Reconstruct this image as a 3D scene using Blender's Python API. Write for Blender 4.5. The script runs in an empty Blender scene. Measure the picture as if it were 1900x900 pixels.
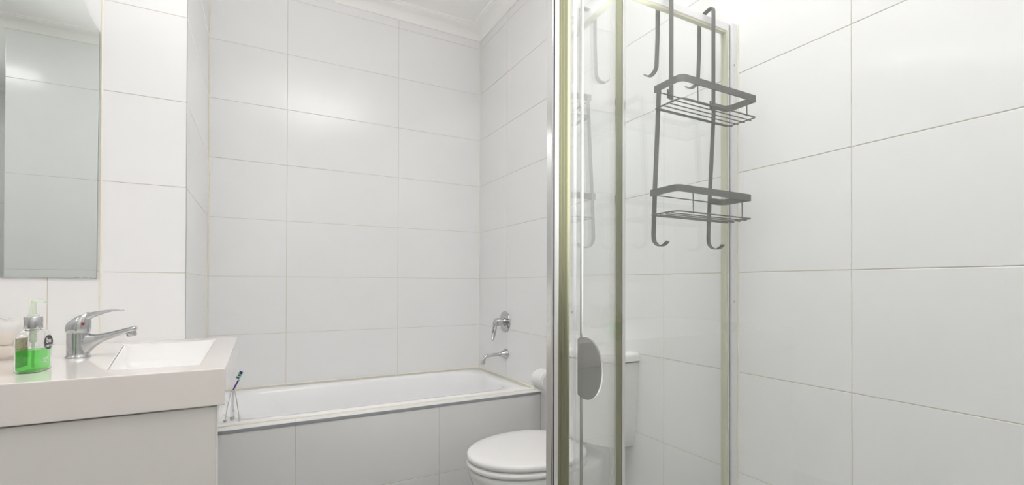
import bpy, bmesh, math, random
from mathutils import Vector, Matrix
random.seed(7)
PI = math.pi
sc = bpy.context.scene
COL = sc.collection

# ------------------------------------------------------------------ camera, world, exposure
F_PX, YAW, PITCH, ROLL, CY = 868.93, math.radians(28.42), math.radians(.334), math.radians(-.147), 522.75
cd = bpy.data.cameras.new('camera'); cam = bpy.data.objects.new('camera', cd); COL.objects.link(cam)
cd.sensor_fit = 'HORIZONTAL'; cd.sensor_width = 36.0; cd.lens = F_PX / 1900 * 36.0
cd.shift_y = (CY - 450) / 1900
cd.clip_start = 0.01
cam.matrix_world = (Matrix.Translation((0, 0, 1.1)) @ Matrix.Rotation(-YAW, 4, 'Z')
                    @ Matrix.Rotation(PI / 2 + PITCH, 4, 'X') @ Matrix.Rotation(-ROLL, 4, 'Z'))
sc.camera = cam
sc.view_settings.view_transform = 'Standard'
sc.view_settings.look = 'None'
sc.view_settings.gamma = 1
sc.view_settings.exposure = 0.0
sc.view_settings.use_curve_mapping = False
LAMP_POWER = 10.5
HALL_LIGHT = 1.0
FILL = 20.5
FILL_B = 12.0
try:
    sc.cycles.transparent_max_bounces = 24
    sc.cycles.diffuse_bounces = 12
    sc.cycles.glossy_bounces = 8
    sc.cycles.max_bounces = 16
except Exception:
    pass
w = bpy.data.worlds.new('world'); sc.world = w; w.use_nodes = True
bg = w.node_tree.nodes['Background']
bg.inputs[0].default_value = (1.0, .99, .985, 1); bg.inputs[1].default_value = HALL_LIGHT

# added unseen fill lamp, low in the shower and aimed at the ceiling (bounced light)
fd = bpy.data.lights.new('bounce_fill', 'AREA'); fd.shape = 'DISK'; fd.size = .30; fd.energy = FILL; fd.color = (1, .995, 1)
fo = bpy.data.objects.new('bounce_fill', fd); COL.objects.link(fo); fo.location = (.74, .12, .28)
fo.rotation_euler = Vector((-.13, .29, 1)).to_track_quat('-Z', 'Y').to_euler(); fd.spread = math.radians(31)

# a second added fill lamp outside the shower door, also bounced off the ceiling
fd2 = bpy.data.lights.new('bounce_fill', 'AREA'); fd2.shape = 'DISK'; fd2.size = .25; fd2.energy = FILL_B; fd2.color = (1, .995, 1)
fo2 = bpy.data.objects.new('bounce_fill', fd2); COL.objects.link(fo2); fo2.location = (.05, .10, .75)
fo2.rotation_euler = Vector((.05, .36, 1)).to_track_quat('-Z', 'Y').to_euler(); fd2.spread = math.radians(84)

# ------------------------------------------------------------------ materials
MAT = {}
def srgb(r, g, b):
    f = lambda c: ((c / 255 + .055) / 1.055) ** 2.4 if c > 10 else c / 255 / 12.92
    return (f(r), f(g), f(b), 1)
def mat(name, col, rough=.4, metal=0., ior=1.5, coat=0., noise=0., nscale=8., bump=0., bscale=40., trans=0., sss=0.):
    m = bpy.data.materials.new(name); m.use_nodes = True
    nt = m.node_tree; b = nt.nodes['Principled BSDF']
    b.inputs['Base Color'].default_value = col
    b.inputs['Roughness'].default_value = rough
    b.inputs['Metallic'].default_value = metal
    b.inputs['IOR'].default_value = ior
    b.inputs['Coat Weight'].default_value = coat
    b.inputs['Coat Roughness'].default_value = .05
    b.inputs['Transmission Weight'].default_value = trans
    tc = nt.nodes.new('ShaderNodeTexCoord')
    if noise:
        n = nt.nodes.new('ShaderNodeTexNoise'); n.inputs['Scale'].default_value = nscale; n.inputs['Detail'].default_value = 4
        nt.links.new(tc.outputs['Object'], n.inputs['Vector'])
        r = nt.nodes.new('ShaderNodeMapRange'); r.inputs['To Min'].default_value = 1 - noise; r.inputs['To Max'].default_value = 1.0
        nt.links.new(n.outputs['Fac'], r.inputs['Value'])
        mx = nt.nodes.new('ShaderNodeMix'); mx.data_type = 'RGBA'; mx.blend_type = 'MULTIPLY'; mx.inputs[0].default_value = 1
        mx.inputs[6].default_value = col
        nt.links.new(r.outputs[0], mx.inputs[7]); nt.links.new(mx.outputs[2], b.inputs['Base Color'])
    if bump:
        n2 = nt.nodes.new('ShaderNodeTexNoise'); n2.inputs['Scale'].default_value = bscale; n2.inputs['Detail'].default_value = 2
        nt.links.new(tc.outputs['Object'], n2.inputs['Vector'])
        bp = nt.nodes.new('ShaderNodeBump'); bp.inputs['Strength'].default_value = bump; bp.inputs['Distance'].default_value = .001
        nt.links.new(n2.outputs['Fac'], bp.inputs['Height']); nt.links.new(bp.outputs[0], b.inputs['Normal'])
    MAT[name] = m
    return m
def pane(name, tint, refl_rough=.0, ior=1.5, haze=0.):
    """clear sheet: Fresnel mix of a tinted transparent and a mirror-like gloss"""
    m = bpy.data.materials.new(name); m.use_nodes = True
    nt = m.node_tree; nt.nodes.remove(nt.nodes['Principled BSDF']); out = nt.nodes['Material Output']
    t = nt.nodes.new('ShaderNodeBsdfTransparent'); t.inputs[0].default_value = tint
    g = nt.nodes.new('ShaderNodeBsdfGlossy'); g.inputs['Roughness'].default_value = refl_rough; g.inputs[0].default_value = (1, 1, 1, 1)
    geo = nt.nodes.new('ShaderNodeNewGeometry')
    mr = nt.nodes.new('ShaderNodeMapRange'); mr.inputs['To Min'].default_value = ior; mr.inputs['To Max'].default_value = 1 / ior
    nt.links.new(geo.outputs['Backfacing'], mr.inputs['Value'])
    fr = nt.nodes.new('ShaderNodeFresnel'); nt.links.new(mr.outputs[0], fr.inputs['IOR'])
    mx = nt.nodes.new('ShaderNodeMixShader')
    nt.links.new(fr.outputs[0], mx.inputs[0]); nt.links.new(t.outputs[0], mx.inputs[1]); nt.links.new(g.outputs[0], mx.inputs[2])
    last = mx
    if haze:
        d = nt.nodes.new('ShaderNodeBsdfDiffuse'); d.inputs[0].default_value = tint
        tl = nt.nodes.new('ShaderNodeBsdfTranslucent'); tl.inputs[0].default_value = tint
        ad = nt.nodes.new('ShaderNodeMixShader'); ad.inputs[0].default_value = .5
        nt.links.new(d.outputs[0], ad.inputs[1]); nt.links.new(tl.outputs[0], ad.inputs[2])
        m2 = nt.nodes.new('ShaderNodeMixShader'); m2.inputs[0].default_value = haze
        nt.links.new(mx.outputs[0], m2.inputs[1]); nt.links.new(ad.outputs[0], m2.inputs[2]); last = m2
    nt.links.new(last.outputs[0], out.inputs['Surface'])
    MAT[name] = m
    return m

mat('tile', (.865, .863, .866, 1), .15, ior=1.5, noise=.03, nscale=6, bump=.02, bscale=9)
mat('grout', (.74, .68, .53, 1), .8, noise=.2, nscale=30)
mat('sealant', (.86, .83, .72, 1), .45, noise=.1, nscale=30)
mat('paint', (.92, .91, .89, 1), .6, noise=.02)
mat('cornice_paint', (.92, .91, .885, 1), .45)
mat('floor_tile', (.20, .195, .19, 1), .35, noise=.15, nscale=12)
mat('chrome', (.56, .565, .575, 1), .05, 1.)
mat('aluminium', (.74, .735, .73, 1), .16, 1.)
mat('bright_rail', (.80, .80, .81, 1), .35, .35)
mat('gasket', (.20, .20, .12, 1), .5)  # post gaskets: their shaded look is put into a darker olive
mat('pale_gasket', (.60, .60, .47, 1), .5)
mat('gap_black', (.02, .02, .022, 1), .5)
mat('grey_strip', (.34, .35, .37, 1), .4)
mat('porcelain', (.84, .835, .825, 1), .08, ior=1.52, coat=.3)
mat('seat_plastic', (.82, .81, .80, 1), .22)
mat('bath_acrylic', (.89, .89, .895, 1), .10, coat=.3)
mat('counter', (.83, .785, .75, 1), .10, coat=.2, noise=.015)
mat('basin', (.90, .895, .885, 1), .12)
mat('cabinet', (.78, .76, .72, 1), .22, noise=.04, nscale=3)
mat('cabinet_edge', (.85, .84, .82, 1), .3)
mat('mirror', (.87, .92, .885, 1), .0, 1.)
mat('mirror_edge', (.10, .12, .11, 1), .3)
mat('caddy_metal', (.17, .168, .162, 1), .42, .3, noise=.15, nscale=60)
mat('handle_plastic', (.29, .29, .275, 1), .4)
mat('white_plastic', (.82, .82, .80, 1), .35)
mat('paper', (.86, .86, .85, 1), .9)
mat('purple_plastic', (.09, .05, .30, 1), .3)
mat('navy_bristle', (.035, .03, .16, 1), .6)
mat('green_bristle', (.20, .62, .22, 1), .6)
mat('pale_bristle', (.55, .80, .72, 1), .6)
mat('badge_black', (.035, .04, .04, 1), .35)
mat('print_white', (.9, .9, .9, 1), .4)
mat('badge_red', (.30, .015, .02, 1), .3)
mat('beige_soap', (.86, .76, .66, 1), .5, noise=.15, nscale=20)
pane('glass', (.988, .995, .990, 1))
mat('clear_plastic', (1, 1, 1, 1), .0, ior=1.40, trans=1.)
pane('clear_wrap', (.97, .965, .955, 1), .1, ior=1.4, haze=.35)
pane('green_liquid', (.42, 1.0, .36, 1), .0, ior=1.1, haze=.25)
pane('pump_plastic', (.95, .995, .92, 1), .15, ior=1.35, haze=.5)
pane('clear_handle', (.95, .95, .96, 1), .1, ior=1.35, haze=.15)
def label_mat():
    m = bpy.data.materials.new('flower_label'); m.use_nodes = True
    nt = m.node_tree; b = nt.nodes['Principled BSDF']; b.inputs['Roughness'].default_value = .5
    tc = nt.nodes.new('ShaderNodeTexCoord'); v = nt.nodes.new('ShaderNodeTexVoronoi'); v.inputs['Scale'].default_value = 190
    nt.links.new(tc.outputs['Object'], v.inputs['Vector'])
    r = nt.nodes.new('ShaderNodeValToRGB')
    e = r.color_ramp.elements
    e[0].position = .15; e[0].color = (.62, .38, .14, 1)
    e[1].position = .62; e[1].color = (1.0, .78, .36, 1)
    x = e.new(.38); x.color = (.88, .66, .32, 1)
    nt.links.new(v.outputs['Distance'], r.inputs[0]); nt.links.new(r.outputs[0], b.inputs['Base Color'])
    MAT['flower_label'] = m
label_mat()
def emit(name, col, s):
    m = bpy.data.materials.new(name); m.use_nodes = True
    nt = m.node_tree; nt.nodes.remove(nt.nodes['Principled BSDF'])
    e = nt.nodes.new('ShaderNodeEmission'); e.inputs[0].default_value = col; e.inputs[1].default_value = s
    nt.links.new(e.outputs[0], nt.nodes['Material Output'].inputs['Surface']); MAT[name] = m
emit('lamp_diffuser', (1, .99, .985, 1), LAMP_POWER)

# ------------------------------------------------------------------ mesh helpers
BASE = {}           # object name -> world location of its thing
class MB:
    def __init__(s): s.v = []; s.f = []; s.mi = []; s.cur = 0; s.sm = []; s.smooth = False
    def add(s, vs, fs):
        o = len(s.v); s.v += [tuple(p) for p in vs]
        for f in fs: s.f.append(tuple(o + i for i in f)); s.mi.append(s.cur); s.sm.append(s.smooth)
        return s
    def box(s, x0, x1, y0, y1, z0, z1):
        vs = [(x, y, z) for z in (z0, z1) for y in (y0, y1) for x in (x0, x1)]
        return s.add(vs, [(0, 2, 3, 1), (4, 5, 7, 6), (0, 1, 5, 4), (2, 6, 7, 3), (0, 4, 6, 2), (1, 3, 7, 5)])
    def obox(s, c, ax, ay, hx, hy, z0, z1):
        """box in plan: centre c, unit axes ax, ay, half sizes"""
        ps = []
        for sx, sy in ((-1, -1), (1, -1), (1, 1), (-1, 1)):
            ps.append((c[0] + ax[0] * hx * sx + ay[0] * hy * sy, c[1] + ax[1] * hx * sx + ay[1] * hy * sy))
        return s.prism(ps, z0, z1)
    def prism(s, ps, z0, z1):
        a = sum(ps[i][0] * ps[(i + 1) % len(ps)][1] - ps[(i + 1) % len(ps)][0] * ps[i][1] for i in range(len(ps)))
        if a < 0: ps = ps[::-1]
        n = len(ps); vs = [(p[0], p[1], z0) for p in ps] + [(p[0], p[1], z1) for p in ps]
        return s.add(vs, [tuple(range(n))[::-1], tuple(range(n, 2 * n))] + [(i, (i + 1) % n, n + (i + 1) % n, n + i) for i in range(n)])
    def loft(s, rings, cap0=True, cap1=True, closed=True):
        n = len(rings[0]); vs = [p for r in rings for p in r]; fs = []
        for k in range(len(rings) - 1):
            for i in range(n if closed else n - 1):
                j = (i + 1) % n
                fs.append((k * n + i, k * n + j, (k + 1) * n + j, (k + 1) * n + i))
        if cap0: fs.append(tuple(range(n))[::-1])
        if cap1: fs.append(tuple(range((len(rings) - 1) * n, len(rings) * n)))
        return s.add(vs, fs)
    def lathe(s, prof, c=(0, 0, 0), axis='z', n=32, dirv=None):
        """prof: list of (radius, height along axis)"""
        d = Vector(dirv) if dirv else {'z': Vector((0, 0, 1)), 'x': Vector((1, 0, 0)), 'y': Vector((0, 1, 0))}[axis]
        d.normalize(); u = d.orthogonal().normalized(); w_ = d.cross(u); c = Vector(c)
        rings = [[c + d * h + (u * math.cos(2 * PI * i / n) + w_ * math.sin(2 * PI * i / n)) * max(r, 1e-5) for i in range(n)] for r, h in prof]
        return s.loft(rings)
    def tube(s, pts, r, n=8, closed=False, flat=None):
        """round tube; r number or list. parallel transport frame"""
        P = [Vector(p) for p in pts]; m = len(P)
        R = r if isinstance(r, (list, tuple)) else [r] * m
        T = []
        for i in range(m):
            a = P[(i - 1) % m] if (i > 0 or closed) else P[i]; b = P[(i + 1) % m] if (i < m - 1 or closed) else P[i]
            T.append((b - a).normalized())
        u = T[0].orthogonal().normalized(); rings = []
        for i in range(m):
            u = (u - T[i] * u.dot(T[i])).normalized(); w_ = T[i].cross(u)
            rings.append([P[i] + (u * math.cos(2 * PI * k / n) + w_ * math.sin(2 * PI * k / n)) * R[i] for k in range(n)])
        if closed: rings.append(rings[0]); return s.loft(rings, False, False)
        return s.loft(rings)
    def strip(s, pts, wv, half_w, half_t, closed=False):
        """flat bar swept along pts; wv = fixed width direction, thickness across"""
        P = [Vector(p) for p in pts]; m = len(P); W = Vector(wv).normalized(); rings = []
        for i in range(m):
            a = P[(i - 1) % m] if (i > 0 or closed) else P[i]; b = P[(i + 1) % m] if (i < m - 1 or closed) else P[i]
            t = (b - a).normalized(); nn = t.cross(W).normalized()
            rings.append([P[i] + W * half_w + nn * half_t, P[i] - W * half_w + nn * half_t, P[i] - W * half_w - nn * half_t, P[i] + W * half_w - nn * half_t])
        if closed: rings.append(rings[0]); return s.loft(rings, False, False)
        return s.loft(rings)
    def build(s, name, mats, parent=None, bevel=0., seg=2, smooth=None, subsurf=0, angle=40, loc=None):
        mats = mats if isinstance(mats, (list, tuple)) else [mats]
        off = Vector(loc) if loc is not None else (BASE[parent.name] if parent else Vector((0, 0, 0)))
        me = bpy.data.meshes.new(name)
        me.from_pydata([tuple(Vector(p) - off) for p in s.v], [], s.f)
        for m in mats: me.materials.append(MAT[m])
        for p, i in zip(me.polygons, s.mi): p.material_index = i
        bm = bmesh.new(); bm.from_mesh(me)
        bmesh.ops.remove_doubles(bm, verts=bm.verts, dist=1e-6)
        bmesh.ops.recalc_face_normals(bm, faces=bm.faces)
        if bevel:
            es = [e for e in bm.edges if len(e.link_faces) == 2 and e.calc_face_angle(0) > math.radians(35)]
            bmesh.ops.bevel(bm, geom=es, offset=bevel, segments=seg, profile=.5, affect='EDGES', clamp_overlap=True)
        bm.to_mesh(me); bm.free()
        if smooth or subsurf:
            for p in me.polygons: p.use_smooth = True
            try: me.set_sharp_from_angle(angle=math.radians(angle))
            except Exception: pass
        o = bpy.data.objects.new(name, me); COL.objects.link(o)
        if parent: o.parent = parent
        elif loc is not None: o.location = loc
        BASE[o.name] = off
        if subsurf:
            md = o.modifiers.new('subdivision', 'SUBSURF'); md.levels = subsurf; md.render_levels = subsurf
        return o
def thing(name, label, cat, loc, group=None):
    o = bpy.data.objects.new(name, None); COL.objects.link(o); o.location = loc; o.empty_display_size = .05
    o['label'] = label; o['category'] = cat
    if group: o['group'] = group
    BASE[o.name] = Vector(loc)
    return o
def tag(o, label, cat): o['label'] = label; o['category'] = cat; return o
def struct(o, label=None):
    o['kind'] = 'structure'
    if label: o['label'] = label
    return o
def arc(c, r, a0, a1, n, plane='xz'):
    out = []
    for i in range(n + 1):
        a = a0 + (a1 - a0) * i / n
        p = [c[0], c[1], c[2]]
        i0, i1 = {'xz': (0, 2), 'yz': (1, 2), 'xy': (0, 1)}[plane]
        p[i0] += r * math.cos(a); p[i1] += r * math.sin(a); out.append(tuple(p))
    return out
def rrect(cx, cy, hx, hy, r, n=5):
    """rounded rectangle in plan, counter-clockwise"""
    out = []
    for k, (sx, sy) in enumerate(((1, 1), (-1, 1), (-1, -1), (1, -1))):
        for i in range(n + 1):
            a = k * PI / 2 + PI / 2 * i / n
            out.append((cx + sx * (hx - r) + r * math.cos(a), cy + sy * (hy - r) + r * math.sin(a)))
    return out

# ------------------------------------------------------------------ setting
XR, YB, YV, XL = 1.270, 2.791, 1.996, -.225       # right wall, back wall, mirror wall, bath end wall (tile faces)
YF, XW, YREC, XREC = -.07, -2.05, -1.64, -1.39    # front wall, far left wall, recess
ZC = 2.75
D = .002                                          # tiles stand this proud of the grout
GAP = .0018
tile_meshes = {}
def tile_mesh(wd, ht, m, th=D, ch=.0011):
    k = (round(wd, 4), round(ht, 4), m)
    if k in tile_meshes: return tile_meshes[k]
    c = min(ch, th * .8)
    a, b = wd / 2, ht / 2
    vs = [(-a, -b, 0), (a, -b, 0), (a, b, 0), (-a, b, 0), (-a, -b, th - c * .6), (a, -b, th - c * .6), (a, b, th - c * .6), (-a, b, th - c * .6),
          (-a + c, -b + c, th), (a - c, -b + c, th), (a - c, b - c, th), (-a + c, b - c, th)]
    fs = [(8, 9, 10, 11), (3, 2, 1, 0)] + [(i, (i + 1) % 4, 4 + (i + 1) % 4, 4 + i) for i in range(4)] + [(4 + i, 4 + (i + 1) % 4, 8 + (i + 1) % 4, 8 + i) for i in range(4)]
    me = bpy.data.meshes.new('tile'); me.from_pydata(vs, [], fs); me.materials.append(MAT[m]); me.update()
    tile_meshes[k] = me
    return me
def lay(parent, o, u, v, us, vs, m='tile', gap=GAP, skip=None):
    """tiles between consecutive joints us x vs on the plane o + a*u + b*v; the face normal is u x v, o lies on the tile faces"""
    U, V, O = Vector(u), Vector(v), Vector(o); N = U.cross(V)
    for i in range(len(us) - 1):
        for j in range(len(vs) - 1):
            wd, ht = us[i + 1] - us[i] - gap, vs[j + 1] - vs[j] - gap
            if wd < .006 or ht < .006: continue
            if skip and skip((us[i] + us[i + 1]) / 2, (vs[j] + vs[j + 1]) / 2): continue
            t = bpy.data.objects.new('tile', tile_mesh(wd, ht, m)); COL.objects.link(t)
            c = O + U * (us[i] + us[i + 1]) / 2 + V * (vs[j] + vs[j + 1]) / 2 - N * D
            M = Matrix((U, V, N)).transposed().to_4x4(); M.translation = c - BASE[parent.name]
            t.parent = parent; t.matrix_local = M
            # a hair of lippage so that each tile catches reflections on its own
            t.rotation_euler.rotate_axis('X', random.uniform(-.0006, .0006)); t.rotation_euler.rotate_axis('Y', random.uniform(-.0004, .0004))
rows = [0.0] + [round(.2377 + .3 * k, 4) for k in range(9)] + [ZC]
# right wall
wr = struct(MB().box(XR + D, XR + .12, YF - .1, YB + .12, 0, ZC).build('wall_right', 'grout'))
W = .6018
ju = [YF] + [round(.6093 + W * j, 4) for j in range(-1, 4)] + [YB]
lay(wr, (XR, 0, 0), (0, -1, 0), (0, 0, 1), [-y for y in ju[::-1]], rows)
# back wall
wb = struct(MB().box(XL - .3, XR + .12, YB + D, YB + .12, 0, ZC).build('wall_back', 'grout'))
ju = [XL, round(.7334 - W, 4), .7334, XR]
lay(wb, (0, YB, 0), (1, 0, 0), (0, 0, 1), ju, rows)
# mirror wall (with the bath's end wall as its return)
wc = struct(MB().box(XW - .1, XL - D, YV + D, YB + .12, 0, ZC).build('wall_center', 'grout'))
ju = [-2.05, -1.79, -1.188, -.586, -.457, XL]
lay(wc, (0, YV, 0), (1, 0, 0), (0, 0, 1), ju, rows)
lay(wc, (XL, 0, 0), (0, 1, 0), (0, 0, 1), [YV, YB], rows)
# left wall
wl = struct(MB().box(XW - .1, XW - D, YREC - .1, YV, 0, ZC).build('wall_left', 'grout'))
r6 = [0, .5877, 1.1877, 1.7857, 2.3837, ZC]
lay(wl, (XW, 0, 0), (0, 1, 0), (0, 0, 1), [-1.64, -1.04, -.44, .16, .76, 1.36, YV], r6)
# front wall: doorway behind the camera, recess further left
wf = MB()
DX0, DX1, DZ = -.80, .22, 2.12
wf.box(DX1, XR, YF - .10, YF - D, 0, ZC); wf.box(XREC + D, DX0, YF - .10, YF - D, 0, ZC); wf.box(DX0, DX1, YF - .10, YF - D, DZ, ZC)
wf.box(XREC + D, XREC + .1, YREC, YF - .10, 0, ZC); wf.box(XW - .1, XREC + .1, YREC - .1, YREC - D, 0, ZC)
wf = struct(wf.build('wall_front', 'grout'))
lay(wf, (0, YF, 0), (-1, 0, 0), (0, 0, 1), [-XR, -.72, -DX1], r6)
lay(wf, (0, YF, 0), (-1, 0, 0), (0, 0, 1), [-DX0, -XREC], r6)
lay(wf, (0, YF, 0), (-1, 0, 0), (0, 0, 1), [-DX1, -DX0], [DZ, 2.3837, ZC])
lay(wf, (XREC, 0, 0), (0, -1, 0), (0, 0, 1), [-YF, .6, 1.2, 1.64], r6)
lay(wf, (0, YREC, 0), (-1, 0, 0), (0, 0, 1), [-XREC, -XW], r6)
# door lining
dl = MB()
dl.box(DX0, DX0 + .02, YF - .11, YF + .006, 0, DZ); dl.box(DX1 - .02, DX1, YF - .11, YF + .006, 0, DZ); dl.box(DX0 + .02, DX1 - .02, YF - .11, YF + .006, DZ - .02, DZ)
struct(dl.build('trim_2', 'paint'))
do = struct(MB().box(DX0 + .021, DX1 - .021, YF - .105, YF - .065, .004, DZ - .022).build('door_1', 'paint'), 'plain white door closed in its lining')
MB().lathe([(.0, 0), (.024, 0), (.024, .006), (.009, .009), (.009, .045), (.0, .046)], (DX0 + .085, YF - .0648, 1.0), n=20, dirv=(0, 1, 0)).build('door_handle', 'chrome', do, smooth=True)
MB().tube([(DX0 + .085, YF - .024, 1.0), (DX0 + .20, YF - .022, 1.0)], .008, 10).build('lever', 'chrome', do, smooth=True)
# floor and ceiling
fl = struct(MB().box(XW - .1, XR + .12, YREC - .1, YB + .12, -.1, -D).build('floor', 'grout'))
fx = [XW] + [round(-1.8 + .45 * i, 3) for i in range(7)] + [XR]
fy = [YREC] + [round(-1.5 + .45 * i, 3) for i in range(10)] + [YB]
lay(fl, (0, 0, 0), (1, 0, 0), (0, 1, 0), fx, fy, 'floor_tile', .004, skip=lambda x, y: (x < XL - .3 and y > YV + .3) or (x > XREC + .3 and y < YF - .4))
struct(MB().box(XW - .1, XR + .12, YREC - .1, YB + .12, ZC, ZC + .1).build('ceiling', 'paint'))
# cornice round the room, mitred
poly = [(XR, YF), (XR, YB), (XL, YB), (XL, YV), (XW, YV), (XW, YREC), (XREC, YREC), (XREC, YF)]
prof = [(0, .0), (0, .064), (.007, .064), (.009, .058), (.016, .045), (.028, .031), (.044, .020), (.064, .0135), (.074, .012), (.0745, .007), (.088, .006), (.092, .0)]
def inset(pg, d):
    n = len(pg); out = []
    for i in range(n):
        p0, p1, p2 = (Vector(pg[(i + k) % n]) for k in (-1, 0, 1))
        a = (p1 - p0).normalized(); b = (p2 - p1).normalized()
        na, nb = Vector((-a.y, a.x)), Vector((-b.y, b.x))
        out.append(p1 + (na + nb) * (d / (1 + na.dot(nb))))
    return out
rings = [[(p.x, p.y, ZC - h) for p in inset(poly, max(d, .0004))] for d, h in prof]
struct(MB().loft(rings + [rings[0]], False, False).build('trim_1', 'cornice_paint', smooth=True, angle=30), 'white cove cornice along the top of the tiled walls')
# sealant beads
def bead(parent, p, q, r, name='sealant_bead', m='sealant'):
    return MB().tube([p, q], r, 8).build(name, m, parent, smooth=True)
bead(wb, (XL + .0015, YB - .0015, .572), (XL + .0015, YB - .0015, 2.68), .0042)
bead(wb, (XR - .0005, YB - .0005, .572), (XR - .0005, YB - .0005, 2.68), .0028)
bead(wc, (-.457, YV + .0018, .905), (-.457, YV + .0018, 2.68), .0042)
MB().box(XL - .0012, XL + .0004, YV - .0004, YV + .0012, 0, 2.686).build('corner_shade_strip', 'grey_strip', wc)  # grey strip, the corner's thin shadow line put into its colour

# ------------------------------------------------------------------ bath in its tiled surround
BZ = .555
YBF = 2.035
bs = thing('bath_surround', 'tiled bath front with grey metal edge strip below the white tub', 'bath surround', ((XL + XR) / 2, 2.06, 0))
MB().box(XL + .001, XR - .001, YBF + D, 2.088, 0, BZ - D).build('surround_body', 'grout', bs)
jx = [XL + .001, .131, .727, XR - .001]
lay(bs, (0, YBF, 0), (1, 0, 0), (0, 0, 1), jx, [0, .2377, BZ - .0130])
lay(bs, (0, 0, BZ), (1, 0, 0), (0, 1, 0), jx, [YBF + .002, 2.089])
MB().box(XL + .002, XR - .002, YBF - .0025, YBF + .004, BZ - .0130, BZ - .0008).build('metal_edge_strip', 'grey_strip', bs, bevel=.0008)
bead(bs, (XL + .002, 2.0915, BZ + .0012), (XR - .002, 2.0915, BZ + .0012), .0042)

bt = thing('bathtub', 'white built-in bathtub along the tiled back wall under the chrome spout', 'bathtub', (.52, 2.44, 0))
tub = MB(); tub.smooth = True
X0, X1, Y0, Y1 = XL + .006, XR - .006, 2.0965, YB - .0075
def ring_tub(x0, x1, y0, y1, r, z, n=8):
    return [(p[0], p[1], z) for p in rrect((x0 + x1) / 2, (y0 + y1) / 2, (x1 - x0) / 2, (y1 - y0) / 2, r, n)]
RT = BZ + .006
tub.loft([ring_tub(X0, X1, Y0, Y1, .004, .02), ring_tub(X0, X1, Y0, Y1, .004, RT - .004), ring_tub(X0 + .003, X1 - .003, Y0 + .003, Y1 - .003, .006, RT),
          ring_tub(X0 + .085, X1 - .078, Y0 + .046, Y1 - .082, .16, RT), ring_tub(X0 + .093, X1 - .085, Y0 + .053, Y1 - .090, .16, RT - .004),
          ring_tub(X0 + .100, X1 - .09, Y0 + .058, Y1 - .096, .16, RT - .016), ring_tub(X0 + .15, X1 - .10, Y0 + .070, Y1 - .11, .16, RT - .08),
          ring_tub(X0 + .26, X1 - .115, Y0 + .085, Y1 - .125, .15, RT - .20), ring_tub(X0 + .36, X1 - .13, Y0 + .10, Y1 - .14, .14, RT - .31),
          ring_tub(X0 + .42, X1 - .16, Y0 + .13, Y1 - .17, .12, RT - .355), ring_tub(X0 + .50, X1 - .22, Y0 + .18, Y1 - .22, .10, RT - .37)], cap0=True, cap1=True)
tub.build('tub_shell', 'bath_acrylic', bt, smooth=True, angle=50)
MB().lathe([(.0, 0), (.026, 0), (.026, .003), (.018, .005), (.0, .005)], (X1 - .30, 2.44, RT - .37), n=24).build('drain_cover', 'chrome', bt, smooth=True)
bead(bt, (X0, Y1 + .0012, RT + .001), (X1, Y1 + .0012, RT + .001), .0047)
bead(bt, (X1 + .0012, Y0, RT + .001), (X1 + .0012, Y1, RT + .001), .0045)
bead(bt, (X0 - .0015, Y0, RT + .001), (X0 - .0015, Y1, RT + .001), .004)

# bath mixer lever on the right wall
MY, MZ = 2.427, .882
bm_ = thing('bath_mixer', 'chrome lever mixer on round wall plate above the bath spout', 'mixer tap', (XR, MY, MZ))
MB().lathe([(.0, .0005), (.061, .0005), (.062, .003), (.060, .0065), (.045, .0095), (.028, .0115), (.0, .0115)], (XR, MY, MZ), n=48, dirv=(-1, 0, 0)).build('wall_plate', 'chrome', bm_, smooth=True)
MB().lathe([(.0, .010), (.025, .010), (.025, .020), (.021, .022), (.021, .030), (.0235, .032), (.0235, .056), (.021, .068), (.012, .074), (.0, .075)], (XR, MY, MZ), n=32, dirv=(-1, 0, 0)).build('mixer_body', 'chrome', bm_, smooth=True)
lv = MB(); lv.smooth = True
pts = []
for i in range(28):       # long open loop hanging from the body, slightly outward
    a = 2 * PI * i / 28
    lz = -.060 + .048 * math.cos(a); ly = .0165 * math.sin(a) * (1 + .25 * math.cos(a))
    pts.append((XR - .064 - (-lz) * .16, MY + ly, MZ + lz + .006))
lv.tube(pts, .0052, 8, closed=True).build('lever', 'chrome', bm_, smooth=True)
lv = MB(); lv.smooth = True
lv.loft([[(XR - x, MY + hy * math.cos(a), MZ + z + hz * math.sin(a)) for a in [2 * PI * k / 16 for k in range(16)]] for x, z, hy, hz in
         [(.036, .0, .022, .022), (.056, .002, .0215, .0215), (.070, -.002, .018, .017), (.078, -.010, .012, .010), (.081, -.014, .004, .004)]])
lv.build('lever_cap', 'chrome', bm_, smooth=True, angle=60)

# bath spout
SY, SZ = 2.415, .697
sp = thing('bath_spout', 'chrome bath spout with flared flange low on the right wall', 'spout', (XR, SY, SZ))
MB().lathe([(.0, .0005), (.0305, .0005), (.031, .003), (.026, .010), (.018, .022), (.0128, .038), (.0112, .050), (.0, .050)], (XR, SY, SZ), n=32, dirv=(-1, 0, 0)).build('flange', 'chrome', sp, smooth=True)
pth = [(XR - .04, SY, SZ), (XR - .08, SY, SZ - .002), (XR - .115, SY, SZ - .004)] + [(XR - .115 - .030 * math.sin(a), SY, SZ - .034 + .030 * math.cos(a)) for a in [PI / 2 * k / 7 for k in range(1, 7)]] + [(XR - .1465, SY, SZ - .040)]
MB().tube(pth, .0098, 16).build('pipe', 'chrome', sp, smooth=True)
MB().lathe([(.0, 0), (.0115, 0), (.0125, .003), (.0125, .011), (.0105, .014), (.0, .014)], (XR - .1465, SY, SZ - .038), n=20, dirv=(-.1, 0, -1)).build('aerator', 'chrome', sp, smooth=True)

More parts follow.
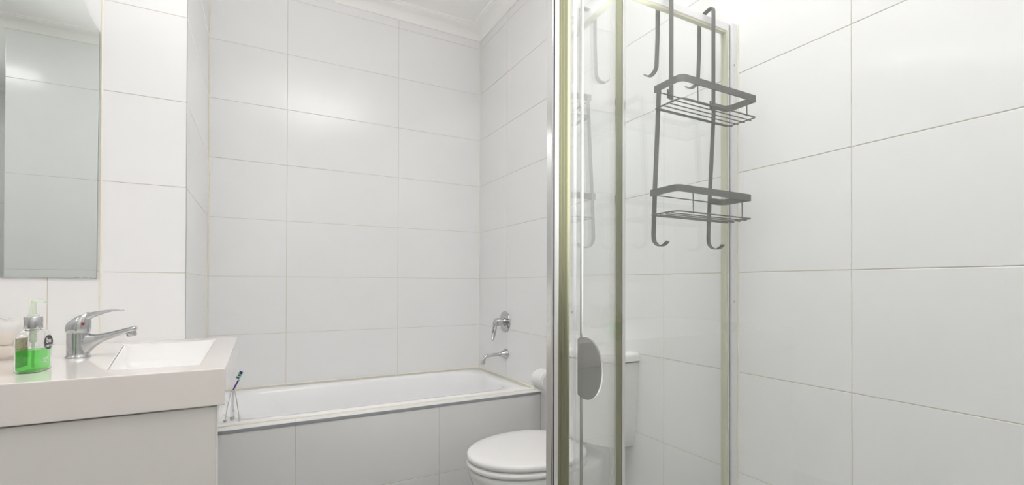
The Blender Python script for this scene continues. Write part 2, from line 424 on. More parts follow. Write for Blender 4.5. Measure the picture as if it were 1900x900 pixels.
# toilet roll on its holder
RX, RY, RZ_ = 1.214, 1.905, .640
rh = thing('toilet_roll', 'white toilet roll on a wall holder at the end of the bath', 'toilet roll', (RX, RY, RZ_))
MB().lathe([(.019, -.05), (.046, -.05), (.0495, -.045), (.0510, -.035), (.0510, .035), (.0495, .045), (.046, .05), (.019, .05), (.019, -.05)], (RX, RY, RZ_), 'y', 40).build('paper_roll', 'paper', rh, smooth=True, angle=50)
MB().strip([(RX - .0520 * math.cos(a), RY, RZ_ + .0520 * math.sin(a)) for a in [(.9 - .9 * k / 10) for k in range(11)]], (0, 1, 0), .045, .0011).build('loose_sheet', 'paper', rh, smooth=True)
hd = MB(); hd.tube([(RX, RY - .062, RZ_), (RX, RY + .06, RZ_)], .012, 12); hd.tube([(RX, RY - .06, RZ_), (1.262, RY - .06, RZ_)], .006, 10)
hd.lathe([(.0, .0), (.022, .0), (.022, .006), (.0, .008)], (XR - .0002, RY - .06, RZ_), n=20, dirv=(-1, 0, 0)); hd.build('holder_arm', 'chrome', rh, smooth=True)

# ------------------------------------------------------------------ toilet
TY = 1.565
tl = thing('toilet', 'white close-coupled toilet with closed lid beside the tiled bath front', 'toilet', (1.0, TY, 0))
def dshape(tip, cx, back, hw, bw, z, n=40, k=0.):
    """toilet outline: round front (towards -X), squarer back"""
    out = []
    for i in range(n):
        a = 2 * PI * i / n; c, s_ = math.cos(a), math.sin(a)
        if c < 0: x = cx + (cx - tip) * c; y = hw * s_
        else:
            x = cx + (back - cx) * (abs(c) ** .55); y = math.copysign(bw + (hw - bw) * (1 - c ** 1.6), s_) * abs(s_) ** .45
        out.append((x, TY + y, z))
    return out
TIP, TC, TB = .675, .93, 1.125
def slab(name, z0, z1, m, grow=0., dome=0.):
    b = MB(); b.smooth = True
    f = lambda d, z: dshape(TIP - grow + d, TC, TB + grow - d, .196 + grow - d, .15 + grow - d, z)
    rr = [f(.012, z0), f(.003, z0 + .002), f(0, z0 + .007), f(.0, z1 - .010), f(.002, z1 - .005), f(.007, z1 - .0015), f(.015, z1)]
    if dome: rr += [f(.05, z1 + dome * .5), f(.11, z1 + dome * .85), f(.15, z1 + dome)]
    return b.loft(rr).build(name, m, tl, smooth=True, angle=60)
slab('lid', .4510, .4755, 'seat_plastic', 0, .004)
slab('seat', .4250, .4485, 'seat_plastic', .001)
pn = MB(); pn.smooth = True
pn.loft([dshape(.80, .98, 1.235, .115, .10, .0), dshape(.795, .98, 1.235, .118, .10, .03), dshape(.785, .97, 1.235, .122, .10, .12), dshape(.755, .95, 1.235, .140, .105, .22),
         dshape(.715, .94, 1.235, .166, .115, .31), dshape(.690, .93, 1.235, .182, .125, .375), dshape(.680, .93, 1.235, .187, .13, .405), dshape(.682, .93, 1.233, .186, .13, .418), dshape(.690, .93, 1.228, .178, .125, .4225)])
pn.build('pan', 'porcelain', tl, smooth=True, angle=60)
for sy in (-1, 1):
    MB().lathe([(.0, 0), (.013, 0), (.013, .05), (.0, .052)], (1.135, TY + sy * .07, .4225), n=16).build('hinge', 'chrome', tl, smooth=True)
def cis(hy, xf, bow, z, n=16, r=.03):
    out = [(XR - .001, TY + hy, z)]
    for i in range(n + 1):
        t_ = 1 - 2 * i / n; e = abs(t_) ** 6
        out.append((xf - bow * (1 - t_ * t_) + .012 * e, TY + hy * t_, z))
    out.append((XR - .001, TY - hy, z)); return out
ct = MB(); ct.smooth = True
ct.loft([cis(.196, 1.185, .050, .478), cis(.205, 1.172, .056, .486), cis(.2125, 1.166, .056, .56), cis(.226, 1.157, .054, .74), cis(.232, 1.153, .054, .8065)])
ct.build('cistern', 'porcelain', tl, smooth=True, angle=50)
ct = MB(); ct.smooth = True
ct.loft([cis(.233, 1.152, .055, .8105), cis(.237, 1.148, .056, .813), cis(.238, 1.147, .056, .830), cis(.235, 1.150, .056, .838), cis(.226, 1.158, .055, .843), cis(.19, 1.18, .05, .846)])
ct.build('cistern_lid', 'porcelain', tl, smooth=True, angle=50)
bu = MB().lathe([(.0, 0), (.03, 0), (.03, .004), (.026, .006), (.0, .006)], (1.195, TY, .8462), n=28).build('flush_button', 'chrome', tl, smooth=True)
# water inlet
vi = MB(); vi.lathe([(.0, .0), (.014, .0), (.014, .012), (.009, .014), (.009, .030), (.012, .032), (.012, .046), (.0, .046)], (1.205, 1.392, .4785), n=16, dirv=(0, 0, -1))
vi.build('inlet_nut', 'chrome', tl, smooth=True)
MB().tube([(1.205, 1.392, .435), (1.203, 1.394, .40), (1.20, 1.405, .36), (1.205, 1.42, .32), (1.225, 1.425, .29), (1.255, 1.425, .28)], .0062, 10).build('inlet_hose', 'aluminium', tl, smooth=True)
MB().lathe([(.0, .0), (.020, .0), (.020, .004), (.010, .006), (.010, .022), (.0, .022)], (XR - .0005, 1.425, .28), n=16, dirv=(-1, 0, 0)).build('stop_valve', 'chrome', tl, smooth=True)

# ------------------------------------------------------------------ vanity
ZT = .905
VX0, VX1, VY0, VY1 = -1.40, -.066, 1.266, YV - .002
BH = [(-.300, 1.362), (-.123, 1.348), (-.131, 1.922), (-.378, 1.908)]      # basin opening
vt = thing('vanity_counter', 'thick white counter with sunken basin under the mirror', 'counter', (-.5, 1.6, .82))
# slab with an opening: stacked rings of one rectangular hole
ct = MB()
def hole_plate(b, z, up=True):
    o = [(VX0, VY0), (VX1, VY0), (VX1, VY1), (VX0, VY1)]; i_ = BH
    b.add([(p[0], p[1], z) for p in o + i_], [(k, (k + 1) % 4, 4 + (k + 1) % 4, 4 + k) for k in range(4)])
hole_plate(ct, ZT); hole_plate(ct, ZT - .084)
ct.add([(p[0], p[1], z) for z in (ZT - .084, ZT) for p in ((VX0, VY0), (VX1, VY0), (VX1, VY1), (VX0, VY1))], [(k, (k + 1) % 4, 4 + (k + 1) % 4, 4 + k) for k in range(4)])
ct.add([(p[0], p[1], z) for z in (ZT - .084, ZT) for p in BH], [(k, (k + 1) % 4, 4 + (k + 1) % 4, 4 + k) for k in range(4)])
ct.build('countertop', 'counter', vt, bevel=.0022, seg=2)
bs_ = MB(); bs_.smooth = True
bc = sum((Vector(p) for p in BH), Vector((0, 0))) / 4
def bas(d, r, z, n=5):
    """basin outline shrunk by d with corners of radius r"""
    q = []
    for k in range(4):
        p0, p1, p2 = (Vector(BH[(k + m) % 4]) for m in (-1, 0, 1)); a = (p1 - p0).normalized(); c_ = (p2 - p1).normalized()
        q.append(p1 + (Vector((-a.y, a.x)) + Vector((-c_.y, c_.x))) * d / (1 + a.dot(c_)))
    out = []
    for k in range(4):
        p0, p1, p2 = q[k - 1], q[k], q[(k + 1) % 4]; s0 = p1 + (p0 - p1).normalized() * r; e0 = p1 + (p2 - p1).normalized() * r
        for m in range(n + 1):
            t = m / n; g = s0 * (1 - t) ** 2 + p1 * 2 * t * (1 - t) + e0 * t * t; out.append((g.x, g.y, z))
    return out
bs_.loft([bas(.0008, .003, ZT - .080), bas(.0008, .003, ZT - .0030), bas(.002, .004, ZT - .0022), bas(.0035, .008, ZT - .008), bas(.006, .02, ZT - .055), bas(.014, .03, ZT - .070), bas(.045, .03, ZT - .0775)])
bs_.build('basin', 'basin', vt, smooth=True, angle=50)
MB().lathe([(.0, 0), (.022, 0), (.022, .002), (.015, .004), (.0, .004)], (bc.x, bc.y, ZT - .0773), n=24).build('drain', 'chrome', vt, smooth=True)

vc = thing('vanity_cabinet', 'grey-white cabinet with plain flat front below the thick counter', 'cabinet', (-.7, 1.6, 0))
MB().box(VX0 + .02, -.20, 1.300, YV - .002, .10, ZT - .0845).build('body', 'cabinet', vc)
MB().box(VX0 + .04, -.22, 1.34, YV - .004, .0, .0995).build('plinth', 'cabinet', vc)
dr = MB().box(-.735, -.0845, 1.2755, 1.2945, .10, ZT - .088).build('door', ['cabinet'], vc, bevel=.0012)
dr = MB().box(VX0 + .02, -.738, 1.2755, 1.2945, .10, ZT - .088).build('door', ['cabinet'], vc, bevel=.0012)
MB().box(-.0842, -.0822, 1.2757, 1.2965, .10, ZT - .088).build('white_edge_strip', 'cabinet_edge', vc)
g = MB(); ps = [(1.297, ZT - .086), (1.425, ZT - .086), (1.425, ZT - .098), (1.300, .765), (1.297, .765)]
g.add([(x, y, z) for x in (-.0995, -.0835) for y, z in ps], [tuple(range(5)), tuple(range(5, 10))[::-1]] + [(i, (i + 1) % 5, 5 + (i + 1) % 5, 5 + i) for i in range(5)])
g.build('bracket', 'cabinet', vc)

# mirror on the wall
mr = thing('wall_mirror', 'frameless greenish mirror with clipped corner on the tiled wall above the tap', 'mirror', (-1.0, YV, 1.12))
mps = [(-1.40, 1.1195), (-.4655, 1.1175), (-.4625, 1.925), (-.5190, 2.035), (-1.343, 2.035), (-1.40, 1.925)]
def plate_xz(ps, y0, y1):
    n = len(ps); b = MB()
    b.add([(x, y0, z) for x, z in ps] + [(x, y1, z) for x, z in ps], [tuple(range(n)), tuple(range(n, 2 * n))[::-1]] + [(i, (i + 1) % n, n + (i + 1) % n, n + i) for i in range(n)])
    return b
b = plate_xz(mps, YV - .006, YV - .0012); b.mi = [0, 1] + [1] * len(mps)
b.build('mirror_glass', ['mirror', 'mirror_edge'], mr)
# worn silvering specks along the lower edge
sp_ = MB()
for i in range(9):
    x = -.520 + .006 * i + random.uniform(-.003, .003); r = random.uniform(.0006, .0016)
    sp_.lathe([(.0, 0), (r, 0), (r * .6, .0004), (.0, .0004)], (x, YV - .006, 1.1185 + r * .6), n=8, dirv=(0, -1, 0))
o = sp_.build('worn_edge', 'mirror_edge', mr); o['kind'] = 'stuff'

# basin mixer
TX, TYY = -.418, 1.632
tp = thing('basin_tap', 'chrome single-lever basin tap on the white counter beside the basin', 'tap', (TX, TYY, ZT))
MB().lathe([(.0, .0002), (.0262, .0002), (.0262, .003), (.0238, .006), (.0232, .012), (.0236, .060), (.0238, .0655), (.0, .0655)], (TX, TYY, ZT), n=40).build('tap_body', 'chrome', tp, smooth=True)
def sect(x, z, hy, hz, n=20, p=2.6):
    out = []
    for k in range(n):
        a = 2 * PI * k / n; c, s_ = math.cos(a), math.sin(a)
        out.append((TX + x, TYY + math.copysign(abs(c) ** (2 / p), c) * hy, ZT + z + math.copysign(abs(s_) ** (2 / p), s_) * hz))
    return out
s_ = MB(); s_.smooth = True
s_.loft([sect(.004, .034, .0205, .031), sect(.018, .0345, .0195, .029), sect(.028, .0385, .018, .0225), sect(.038, .0440, .0170, .0160), sect(.052, .0500, .0165, .0118), sect(.070, .0562, .0162, .0095), sect(.090, .0625, .0160, .0086), sect(.108, .0680, .0156, .0082), sect(.119, .0710, .0150, .0078), sect(.123, .0720, .012, .006)])
s_.build('spout', 'chrome', tp, smooth=True, angle=70)
MB().lathe([(.0, 0), (.0115, 0), (.0115, .008), (.0095, .012), (.0, .012)], (TX + .110, TYY, ZT + .0615), n=24, dirv=(.25, 0, -1)).build('aerator', 'chrome', tp, smooth=True)
h = MB(); h.smooth = True
def dome(cx, cz, rx, ry, tilt, n=24):
    out = []
    for k in range(n):
        a = 2 * PI * k / n; x = rx * math.cos(a); out.append((TX + cx + x * math.cos(tilt), TYY + ry * math.sin(a), ZT + cz + x * math.sin(tilt)))
    return out
h.loft([dome(0, .0672, .0245, .0240, 0), dome(.0, .070, .0262, .0252, 0), dome(.0, .078, .0264, .0252, .02), dome(.001, .090, .0258, .0245, .12), dome(.003, .101, .0235, .0220, .30), dome(.007, .110, .0180, .0175, .42), dome(.011, .115, .010, .010, .45), dome(.013, .116, .003, .003, .45)])
h.build('handle_head', 'chrome', tp, smooth=True, angle=70)
l = MB(); l.smooth = True
l.loft([sect(.004, .099, .0150, .0140), sect(.018, .1050, .0150, .0115), sect(.032, .1115, .0130, .0080), sect(.048, .1165, .0112, .0055), sect(.060, .1198, .0104, .0040), sect(.072, .1215, .0098, .0028), sect(.086, .1220, .0096, .0028), sect(.092, .1218, .0080, .0026), sect(.095, .1216, .004, .0015)])
l.build('lever', 'chrome', tp, smooth=True, angle=70)
v_ = Vector((.55, -.82, .05)).normalized()
MB().lathe([(.0, 0), (.0036, 0), (.0036, .0022), (.0, .0028)], Vector((TX, TYY, ZT + .0875)) + v_ * .0245, n=14, dirv=v_).build('red_dot', 'badge_red', tp, smooth=True)

# ------------------------------------------------------------------ soap dispenser
BCX, BCY = -.4375, 1.415
an = math.radians(-9)
bN = Vector((math.cos(an), math.sin(an), 0)); bA = Vector((-math.sin(an), math.cos(an), 0))
sd = thing('soap_dispenser', 'clear pump bottle half full of green hand soap on the counter', 'soap bottle', (BCX, BCY, ZT))
def bpt(a, bb, z): return Vector((BCX, BCY, ZT)) + bA * a + bN * bb + Vector((0, 0, z))
def bring(ha, hb, r, z, n=5): return [bpt(p[0], p[1], z) for p in rrect(0, 0, ha, hb, r, n)]
HA, HB = .0355, .0205
b = MB(); b.smooth = True
body = [(.006, .0002), (.002, .0012), (.0, .005), (.0, .074), (.0015, .080), (.006, .0865), (.013, .0905)]
rr = [bring(HA - d, HB - d * .6, max(.004, .014 - d * .5), z) for d, z in body]
rr += [[bpt(.0125 * math.cos(PI / 4 * 0 + 2 * PI * (k + .5) / 24), .0125 * math.sin(2 * PI * (k + .5) / 24), z) for k in range(24)] for z in (.0925, .097)]
b.loft(rr, True, False)
inn = [bring(HA - .0014 - d, HB - .0014 - d * .6, max(.003, .0128 - d * .5), z) for d, z in [(.006, .0018), (.002, .0026), (.0, .006), (.0, .0735), (.0015, .079), (.006, .0852), (.0125, .0893)]]
inn += [[bpt(.0112 * math.cos(2 * PI * (k + .5) / 24), .0112 * math.sin(2 * PI * (k + .5) / 24), z) for k in range(24)] for z in (.0918, .097)]
b.loft(inn, True, False); q = len(b.v)
b.f += [(q // 2 - 24 + k, q // 2 - 24 + (k + 1) % 24, q - 24 + (k + 1) % 24, q - 24 + k) for k in range(24)]; b.mi += [0] * 24; b.sm += [True] * 24
b.build('bottle', 'clear_plastic', sd, smooth=True, angle=60)
b = MB(); b.smooth = True
b.loft([bring(HA - .009, HB - .007, .009, .0030), bring(HA - .0042, HB - .0038, .012, .0042), bring(HA - .0022, HB - .0022, .012, .008), bring(HA - .0022, HB - .0022, .012, .047), bring(HA - .0026, HB - .0026, .0118, .0475)])
b.build('liquid_soap', 'green_liquid', sd, smooth=True, angle=60)
# back label seen through the bottle
b = MB()
b.add([bpt(a, -HB - d, z) for d in (.0002, .0007) for a, z in ((-.023, .010), (.021, .010), (.021, .076), (-.023, .076))], [(0, 1, 2, 3), (7, 6, 5, 4), (0, 4, 5, 1), (1, 5, 6, 2), (2, 6, 7, 3), (3, 7, 4, 0)])
b.build('back_label', 'flower_label', sd)
# dark round badge with its lettering
b = MB(); n = 32; c0 = (.0120, .063)
fr = [bpt(c0[0] + .0160 * math.cos(2 * PI * k / n), HB + .0003, c0[1] + .0160 * math.sin(2 * PI * k / n)) for k in range(n)]
bk = [p + bN * .0005 for p in fr]
b.loft([fr, bk]); bd = b.build('round_badge', 'badge_black', sd)
def text(s, size, a0, z0, parent, m='print_white', ext=.00025, dist=.0009, xs=1.):
    cu = bpy.data.curves.new('lettering', 'FONT'); cu.body = s; cu.size = size; cu.extrude = ext; cu.align_x = 'CENTER'; cu.resolution_u = 3
    to = bpy.data.objects.new('lettering_source', cu); COL.objects.link(to)
    dg = bpy.context.evaluated_depsgraph_get(); me = bpy.data.meshes.new_from_object(to.evaluated_get(dg))
    bpy.data.objects.remove(to); me.name = 'lettering'; me.materials.clear(); me.materials.append(MAT[m])
    o = bpy.data.objects.new('lettering', me); COL.objects.link(o); o.parent = parent
    M = Matrix((bA, Vector((0, 0, 1)), bN)).transposed().to_4x4() @ Matrix.Diagonal((xs, 1, 1, 1))
    M.translation = bpt(a0, HB + dist, z0) - BASE[parent.name]; o.matrix_local = M
    BASE[o.name] = BASE[parent.name]
    return o
text('be', .0175, .0120, .0615, bd, xs=1.05); text('EARTH', .0066, .0120, .0525, bd, xs=1.1)
bo = [o for o in sd.children if o.name.startswith('bottle')][0]
text('HAND', .0068, .002, .0260, sd, dist=.0006); text('AND', .0056, -.001, .0195, sd, dist=.0006)
b = MB(); b.smooth = True
b.lathe([(.0, .0), (.0152, .0), (.0156, .0008), (.0156, .0248), (.0150, .0256), (.0, .0256)], bpt(0, 0, .0955), n=40)
b.build('collar', 'chrome', sd, smooth=True)
b = MB(); b.smooth = True
b.lathe([(.0, 0), (.0105, 0), (.0105, .0035), (.0070, .0055), (.0058, .0065), (.0058, .026), (.0066, .028), (.0066, .0335), (.0055, .0365), (.0, .037)], bpt(0, 0, .1215), n=24)
nz = bpt(0, 0, .1545); nd = Vector((.93, -.35, 0)).normalized()
b.tube([nz, nz + nd * .010 + Vector((0, 0, .001)), nz + nd * .018 + Vector((0, 0, .0008)), nz + nd * .0245 + Vector((0, 0, -.0012))], [.0042, .0038, .0032, .0026], 12)
b.build('pump_head', 'pump_plastic', sd, smooth=True)
b = MB(); b.smooth = True
b.lathe([(.0, 0), (.0025, 0), (.0025, .055), (.0055, .057), (.0055, .086), (.0, .086)], bpt(0, 0, .008), n=16)
b.build('dip_tube', 'pump_plastic', sd, smooth=True)
b = MB(); b.smooth = True
b.tube([bpt(.0068 * math.cos(a), .0068 * math.sin(a), .066 + .0245 * a / (10 * PI)) for a in [10 * PI * k / 80 for k in range(81)]], .0007, 6)
b.build('spring', 'pump_plastic', sd, smooth=True)

# clear wrapper with beige soap behind the bottle
PXC, PYC = -.574, 1.665
pw = thing('soap_pouch', 'clear plastic pouch of beige soap bars left of the pump bottle', 'plastic pouch', (PXC, PYC, ZT))
b = MB(); b.smooth = True; rr = []
for j, (z, r) in enumerate([(.0004, .034), (.004, .040), (.03, .043), (.06, .044), (.085, .043), (.096, .040), (.101, .030), (.103, .015)]):
    ring = []
    for k in range(40):
        a = 2 * PI * k / 40
        q = r * (1 + (.05 * math.sin(5 * a + j * .8) + .03 * math.sin(9 * a - j * 1.3)) * min(1, z / .02))
        ring.append((PXC + q * math.cos(a), PYC + q * math.sin(a) * .8, ZT + z + (.004 * math.sin(3 * a + 1) if z > .08 else 0)))
    rr.append(ring)
b.loft(rr).build('wrapper', 'clear_wrap', pw, smooth=True, angle=80)
for z, hx, hy, hz, dx in ((.0195, .024, .018, .0165, .004), (.0535, .021, .016, .0165, .006)):
    b = MB(); b.smooth = True
    b.loft([[(p[0], p[1], ZT + z + zz) for p in rrect(PXC + dx, PYC, hx - d, hy - d, .012, 5)] for d, zz in ((.006, -hz), (.002, -hz + .003), (0, -hz + .008), (0, hz - .008), (.002, hz - .003), (.006, hz))])
    b.build('soap_bar', 'beige_soap', pw, smooth=True, angle=60)

# ------------------------------------------------------------------ toothbrush and its wire stand on the bath rim
RZ = RT
FA, FB, FC = (-.112, 2.128), (-.064, 2.120), (-.086, 2.170)
ws = thing('toothbrush_stand', 'thin wire tripod stand with ball feet on the front bath rim', 'toothbrush stand', (-.088, 2.14, RZ))
AP = Vector((-.0855, 2.137, .683))
for P_ in (FA, FB, FC):
    foot = Vector((P_[0], P_[1], RZ + .0060)); TP = AP + (Vector((foot.x, foot.y, AP.z)) - AP).normalized() * .0062; mid = foot.lerp(TP, .55) + Vector(((P_[0] + .088) * .12, 0, 0))
    lg = MB(); lg.smooth = True
    q = []
    for i in range(11):
        t_ = i / 10; q.append(foot * (1 - t_) ** 2 + mid * 2 * t_ * (1 - t_) + TP * t_ ** 2)
    lg.tube(q, .0014, 6); lo = lg.build('wire_leg', 'chrome', ws, smooth=True)
    MB().lathe([(.006 * math.sin(PI * k / 8) , -.006 * math.cos(PI * k / 8)) for k in range(9)], foot, n=14).build('ball_foot', 'chrome', lo, smooth=True, angle=80)
rg = MB(); rg.smooth = True
rg.tube([(AP.x + .0062 * math.cos(a), AP.y + .0062 * math.sin(a), AP.z) for a in [2 * PI * k / 18 for k in range(18)]], .0014, 6, closed=True)
rg.build('wire_ring', 'chrome', ws, smooth=True)
tb = thing('toothbrush', 'purple toothbrush with green and navy bristles leaning in the wire stand', 'toothbrush', (-.091, 2.140, RZ))
p0 = Vector((-.0925, 2.141, RZ + .0025)); p1 = Vector((-.0855, 2.137, .683)); p2 = Vector((-.071, 2.133, .714)); p3 = Vector((-.052, 2.130, .747))
MB().tube([p0, p0.lerp(p1, .06), p0.lerp(p1, .12)], [.0022, .0040, .0042], 10).build('handle_tip', 'grey_strip', tb, smooth=True)
MB().tube([p0.lerp(p1, .1201), p0.lerp(p1, .4), p0.lerp(p1, .7), p0.lerp(p1, .99)], [.0042, .0046, .0042, .0030], 10).build('clear_grip', 'clear_handle', tb, smooth=True)
MB().tube([p1, p1.lerp(p2, .5), p2, p2.lerp(p3, .3)], [.0030, .0033, .0030, .0034], 10).build('neck', 'purple_plastic', tb, smooth=True)
hd_ = (p3 - p2).normalized(); hs = Vector((hd_.z * -1, 0, hd_.x)).normalized(); hw = hd_.cross(hs).normalized()   # hs: bristle direction (up-left)
def slabv(b, c, ax, ay, az, hx, hy, hz):
    b.add([c + ax * sx * hx + ay * sy * hy + az * sz * hz for sz in (-1, 1) for sy in (-1, 1) for sx in (-1, 1)], [(0, 2, 3, 1), (4, 5, 7, 6), (0, 1, 5, 4), (2, 6, 7, 3), (0, 4, 6, 2), (1, 3, 7, 5)])
b = MB(); slabv(b, p2.lerp(p3, .64), hd_, hw, hs, .0155, .0065, .0022); b.build('brush_head', 'pale_bristle', tb, bevel=.0015)
for i in range(7):
    b = MB(); slabv(b, p2 + hd_ * (.0125 + .0045 * i) + hs * .0078, hd_, hw, hs, .0018, .0058, .0056)
    b.build('bristle_tuft', ['green_bristle', 'navy_bristle', 'pale_bristle', 'navy_bristle', 'green_bristle', 'navy_bristle', 'navy_bristle'][i], tb)

# ------------------------------------------------------------------ shower enclosure (five-sided, corner cut by a slanted pane)
A = Vector((.383, .540)); B = Vector((.820, .935)); T = (B - A).normalized(); Nn = Vector((-T.y, T.x))
Z0, Z1 = .045, 1.866
TOP = 1.885
se = thing('shower_screen', 'framed glass shower screen with chrome posts in front of the toilet', 'shower screen', (.8, .5, 0))
def flat(name, ps, z0, z1, m, bevel=0.): return MB().prism(ps, z0, z1).build(name, m, se, bevel=bevel)
# shower base
flat('shower_base', [(A.x - .02, YF + .002), (XR - .002, YF + .002), (XR - .002, B.y + .02), (B.x - .01, B.y + .02), (A.x - .02, A.y + .008)], .0005, .040, 'porcelain', .006)
# back pane, parallel to the bath
MB().box(B.x + .012, 1.226, .9325, .9375, Z0, Z1).build('back_glass', 'glass', se)
rl = MB().box(B.x + .008, 1.2515, .926, .944, Z1 - .002, TOP).build('top_rail', 'bright_rail', se, bevel=.0015)
MB().box(B.x + .014, 1.2285, .9285, .9415, Z1 - .0085, Z1 - .0021).build('gasket', 'pale_gasket', se)
MB().box(1.2290, 1.2355, .9255, .9445, Z0, Z1 - .0021).build('gasket', 'pale_gasket', se)
MB().box(1.2357, 1.2395, .9240, .9460, Z0, TOP - .001).build('stile', 'bright_rail', se, bevel=.0008)
MB().box(1.2397, 1.2425, .9250, .9450, Z0, TOP - .002).build('gap_strip', 'gap_black', se)  # black strip, the dark of the open gap put into its colour
MB().box(1.2427, XR - .0002, .9160, .9460, Z0, TOP).build('wall_jamb', 'bright_rail', se, bevel=.0012)
MB().box(XR - .0045, XR + .0, .9125, .9158, Z0, TOP).build('sealant_bead', 'sealant', se)
MB().box(B.x + .012, 1.2515, .924, .946, .040, Z0 + .002).build('bottom_rail', 'bright_rail', se, bevel=.001)
for zz in (1.76, 1.05, .35):
    MB().lathe([(.0, 0), (.0028, 0), (.0022, .0012), (.0, .0014)], (1.252, .9160, zz), n=10, dirv=(0, -1, 0)).build('screw', 'grey_strip', se, smooth=True)
# far post where the back pane meets the slanted pane
C = Vector((B.x, B.y))
MB().obox(C + Vector((.0065, -.0010)), (1, 0), (0, 1), .0050, .0120, .040, TOP).build('post', 'aluminium', se, bevel=.0015)
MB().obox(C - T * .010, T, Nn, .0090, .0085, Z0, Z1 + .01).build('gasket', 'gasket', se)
MB().lathe([(.0, 0), (.0022, 0), (.0018, .001), (.0, .0012)], (C.x + .004, C.y - .008, 1.05), n=10, dirv=(0, -1, 0)).build('screw', 'grey_strip', se, smooth=True)
# slanted pane
L = (B - A).length
c = A + T * (L / 2)
MB().obox(c, T, Nn, L / 2 - .022, .0025, Z0, Z1).build('slanted_glass', 'glass', se)
MB().obox(c, T, Nn, L / 2 - .012, .009, Z1 - .002, TOP).build('top_rail', 'bright_rail', se, bevel=.0015)
MB().obox(c, T, Nn, L / 2 - .012, .009, .040, Z0 + .002).build('bottom_rail', 'bright_rail', se, bevel=.001)
# near corner post: chrome cover, dark gap, light stile and three olive gasket ribs in a row
def yb(name, x0, x1, y0, y1, m, z1=TOP, bevel=0., z0=.040): return MB().box(x0, x1, y0, y1, z0, z1).build(name, m, se, bevel=bevel)
yb('post', .3845, .3985, .5836, .6030, 'aluminium', bevel=.003)
yb('gap_strip', .3862, .3920, .5786, .5833, 'gap_black')  # the gap's dark painted as a black strip
yb('stile', .3840, .3900, .5687, .5783, 'bright_rail', bevel=.001)
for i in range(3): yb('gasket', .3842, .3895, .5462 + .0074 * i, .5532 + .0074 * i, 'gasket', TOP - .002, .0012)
# door pane: parallel to the right wall, nearest the camera
dg = yb('door_glass', .3845, .3895, YF + .03, .5440, 'glass', Z1, z0=Z0 + .005)
yb('edge_strip', .3825, .3842, .5246, .5290, 'clear_handle', Z1, z0=Z0 + .005)
yb('edge_seal', .3898, .3925, .5195, .5232, 'handle_plastic', Z1, z0=Z0 + .005)
MB().lathe([(.0, 0), (.0026, 0), (.0020, .0012), (.0, .0014)], (.3824, .5305, 1.062), n=10, dirv=(-1, 0, 0)).build('screw', 'grey_strip', se, smooth=True)
yb('top_rail', .379, .396, YF + .002, .545, 'bright_rail', TOP, .0015, Z1 - .002)
yb('bottom_rail', .379, .396, YF + .002, .545, 'bright_rail', Z0 + .002, .001)
yb('wall_jamb', .380, .395, YF + .002, YF + .029, 'bright_rail', Z1 - .0021, 0, Z0 + .0021)
# D-shaped finger pull on the inner face of the door
HC, HR = (.5115, .9865), .0425
ps = [(.5290, HC[1] - .0390), (.5290, HC[1] + .0390)]
ps = []
for k in range(33):
    a = PI / 2 + .42 - (PI + .84) * k / 32
    y = HC[0] - .0350 * math.cos(a) if math.cos(a) > 0 else HC[0] - .043 * math.cos(a)
    ps.append((y, HC[1] + HR * math.sin(a)))
n_ = len(ps); b = MB()
b.add([(x, y, z) for x in (.3897, .3925) for y, z in ps], [tuple(range(n_)), tuple(range(n_, 2 * n_))[::-1]] + [(i, (i + 1) % n_, n_ + (i + 1) % n_, n_ + i) for i in range(n_)])
pl = b.build('door_pull', 'handle_plastic', se, bevel=.0006); pl['label'] = 'grey D-shaped door pull'

# ------------------------------------------------------------------ shower caddy hung over the back rail
sy = thing('shower_caddy', 'dark grey metal two-tier shower caddy hooked over the glass screen', 'shower caddy', (1.06, .91, 1.88))
CX0, CX1, CY0, CY1 = .915, 1.205, .815, .905
SW, ST = .0070, .0013
def hook(x):
    p = [(x, .9125, 1.603), (x, .9125, 1.75), (x, .9125, 1.897), (x, .9150, 1.9045), (x, .9210, 1.9060), (x, .938, 1.9025), (x, .9535, 1.8965), (x, .9605, 1.888), (x, .9620, 1.872)]
    p += [(x, .9625, 1.80), (x, .966, 1.728)] + [(x, .966 + .0235 - .0235 * math.cos(a), 1.722 - .0235 * math.sin(a)) for a in [PI * .82 * k / 9 for k in range(1, 10)]]
    b = MB(); b.strip(p, (1, 0, 0), SW, ST); return b.build('hanger_hook', 'caddy_metal', sy, smooth=True, angle=50)
for x in (.985, 1.155):
    hook(x)
    b = MB(); b.box(x - .016, x - .0072, .9105, .9135, 1.605, 1.624).box(x - .016, x - .011, .9105, .9135, 1.624, 1.630); b.build('locking_tab', 'caddy_metal', sy, bevel=.0008)
def fillet(pts, r, n=5):
    out = [Vector(pts[0])]
    for i in range(1, len(pts) - 1):
        p0, p1, p2 = map(Vector, pts[i - 1:i + 2]); a = (p0 - p1).normalized(); c = (p2 - p1).normalized(); rr = r[i] if isinstance(r, list) else r
        s_, e_ = p1 + a * rr, p1 + c * rr
        for k in range(n + 1):
            t = k / n; out.append(s_ * (1 - t) ** 2 + p1 * 2 * t * (1 - t) + e_ * t * t)
    out.append(Vector(pts[-1])); return out
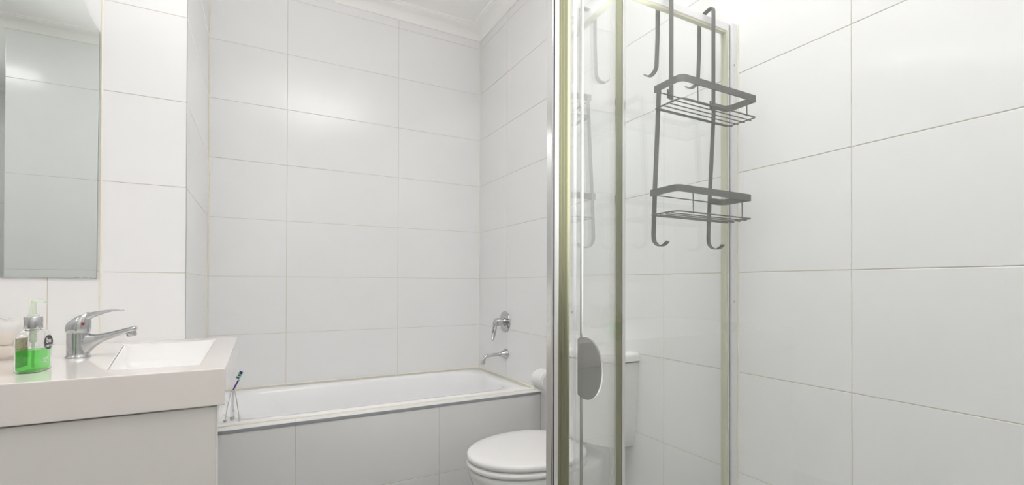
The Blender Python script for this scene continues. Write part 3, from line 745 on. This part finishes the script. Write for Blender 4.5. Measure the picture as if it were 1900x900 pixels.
def tier(zr, zb, dy):
    y0, y1 = CY0 + dy, CY1 + dy
    pts = fillet([(CX0, y1, zr), (CX0, y0, zr), (CX1, y0, zr), (CX1, y1, zr), (1.148, y1, zr)], [0, .018, .004, .022, 0])
    MB().strip(pts, (0, 0, 1), .0088, ST).build('shelf_rail', 'caddy_metal', sy, smooth=True, angle=50)
    MB().tube([(CX0 + .001, y1 - .001, zr - .004), (CX1 - .03, y1 - .001, zr - .004)], .0016, 6).build('back_wire', 'caddy_metal', sy, smooth=True)
    loop = fillet([(1.06, y0, zb), (CX1, y0, zb), (CX1, y1 - .002, zb), (CX0, y1 - .002, zb), (CX0, y0, zb), (1.0599, y0, zb)], [0, .006, .02, .006, .02, 0])[:-1]
    MB().tube(loop, .0019, 8, closed=True).build('shelf_frame', 'caddy_metal', sy, smooth=True)
    for k in range(4):
        y = y0 + (y1 - y0) * (k + .8) / 4.6
        MB().tube([(CX0 - .001, y, zb - .0035), (CX0 + .003, y, zb - .0036), (CX1 - .003, y, zb - .0036), (CX1 + .002, y, zb - .0035)], .00155, 6).build('shelf_wire', 'caddy_metal', sy, smooth=True)
    for x in (.975, 1.168):
        MB().tube([(x, y0 + .0022, zr - .004), (x, y0 + .0005, zb - .003)], .0016, 6).build('upright_wire', 'caddy_metal', sy, smooth=True)
tier(1.614, 1.563, 0); tier(1.343, 1.285, .014)
for x in (.930, 1.146):
    p = [(x, .9035, 1.620), (x, .9085, 1.52), (x, .9185, 1.34), (x, .9225, 1.235)] + [(x, .9225 - .027 + .027 * math.cos(a), 1.229 - .027 * math.sin(a)) for a in [PI * .80 * k / 10 for k in range(1, 11)]]
    MB().strip(p, (1, 0, 0), SW, ST).build('hook_strip', 'caddy_metal', sy, smooth=True, angle=50)

# ------------------------------------------------------------------ unseen ceiling lamps, added as fill light
LX, LY = -1.68, .82
cl = thing('fill_ceiling_light', 'added fill lamp, a round white flush ceiling light with a glowing diffuser on the left side of the room', 'ceiling light', (LX, LY, ZC))
MB().lathe([(.0, -.0005), (.215, -.0005), (.22, -.01), (.22, -.045), (.214, -.05), (.2, -.05), (.2, -.03), (.0, -.03)], (LX, LY, ZC), n=48).build('lamp_base', 'white_plastic', cl, smooth=True)
MB().lathe([(.0, -.031), (.199, -.031), (.199, -.055), (.18, -.066), (.12, -.073), (.0, -.075)], (LX, LY, ZC), n=48).build('diffuser', 'lamp_diffuser', cl, smooth=True, angle=60)
r2 = cl.copy(); COL.objects.link(r2); r2.location = (-1.83, -.45, ZC)  # second unseen lamp, added to brighten the recess
for ch in list(cl.children):
    c2 = ch.copy(); COL.objects.link(c2); c2.parent = r2
r2['label'] = 'added fill lamp, a round white flush ceiling light in the recess behind the front wall corner'
cl['label'] = 'added fill lamp, a round white flush ceiling light on the left side of the room before the mirror'
cl['group'] = r2['group'] = 'added fill ceiling lights'
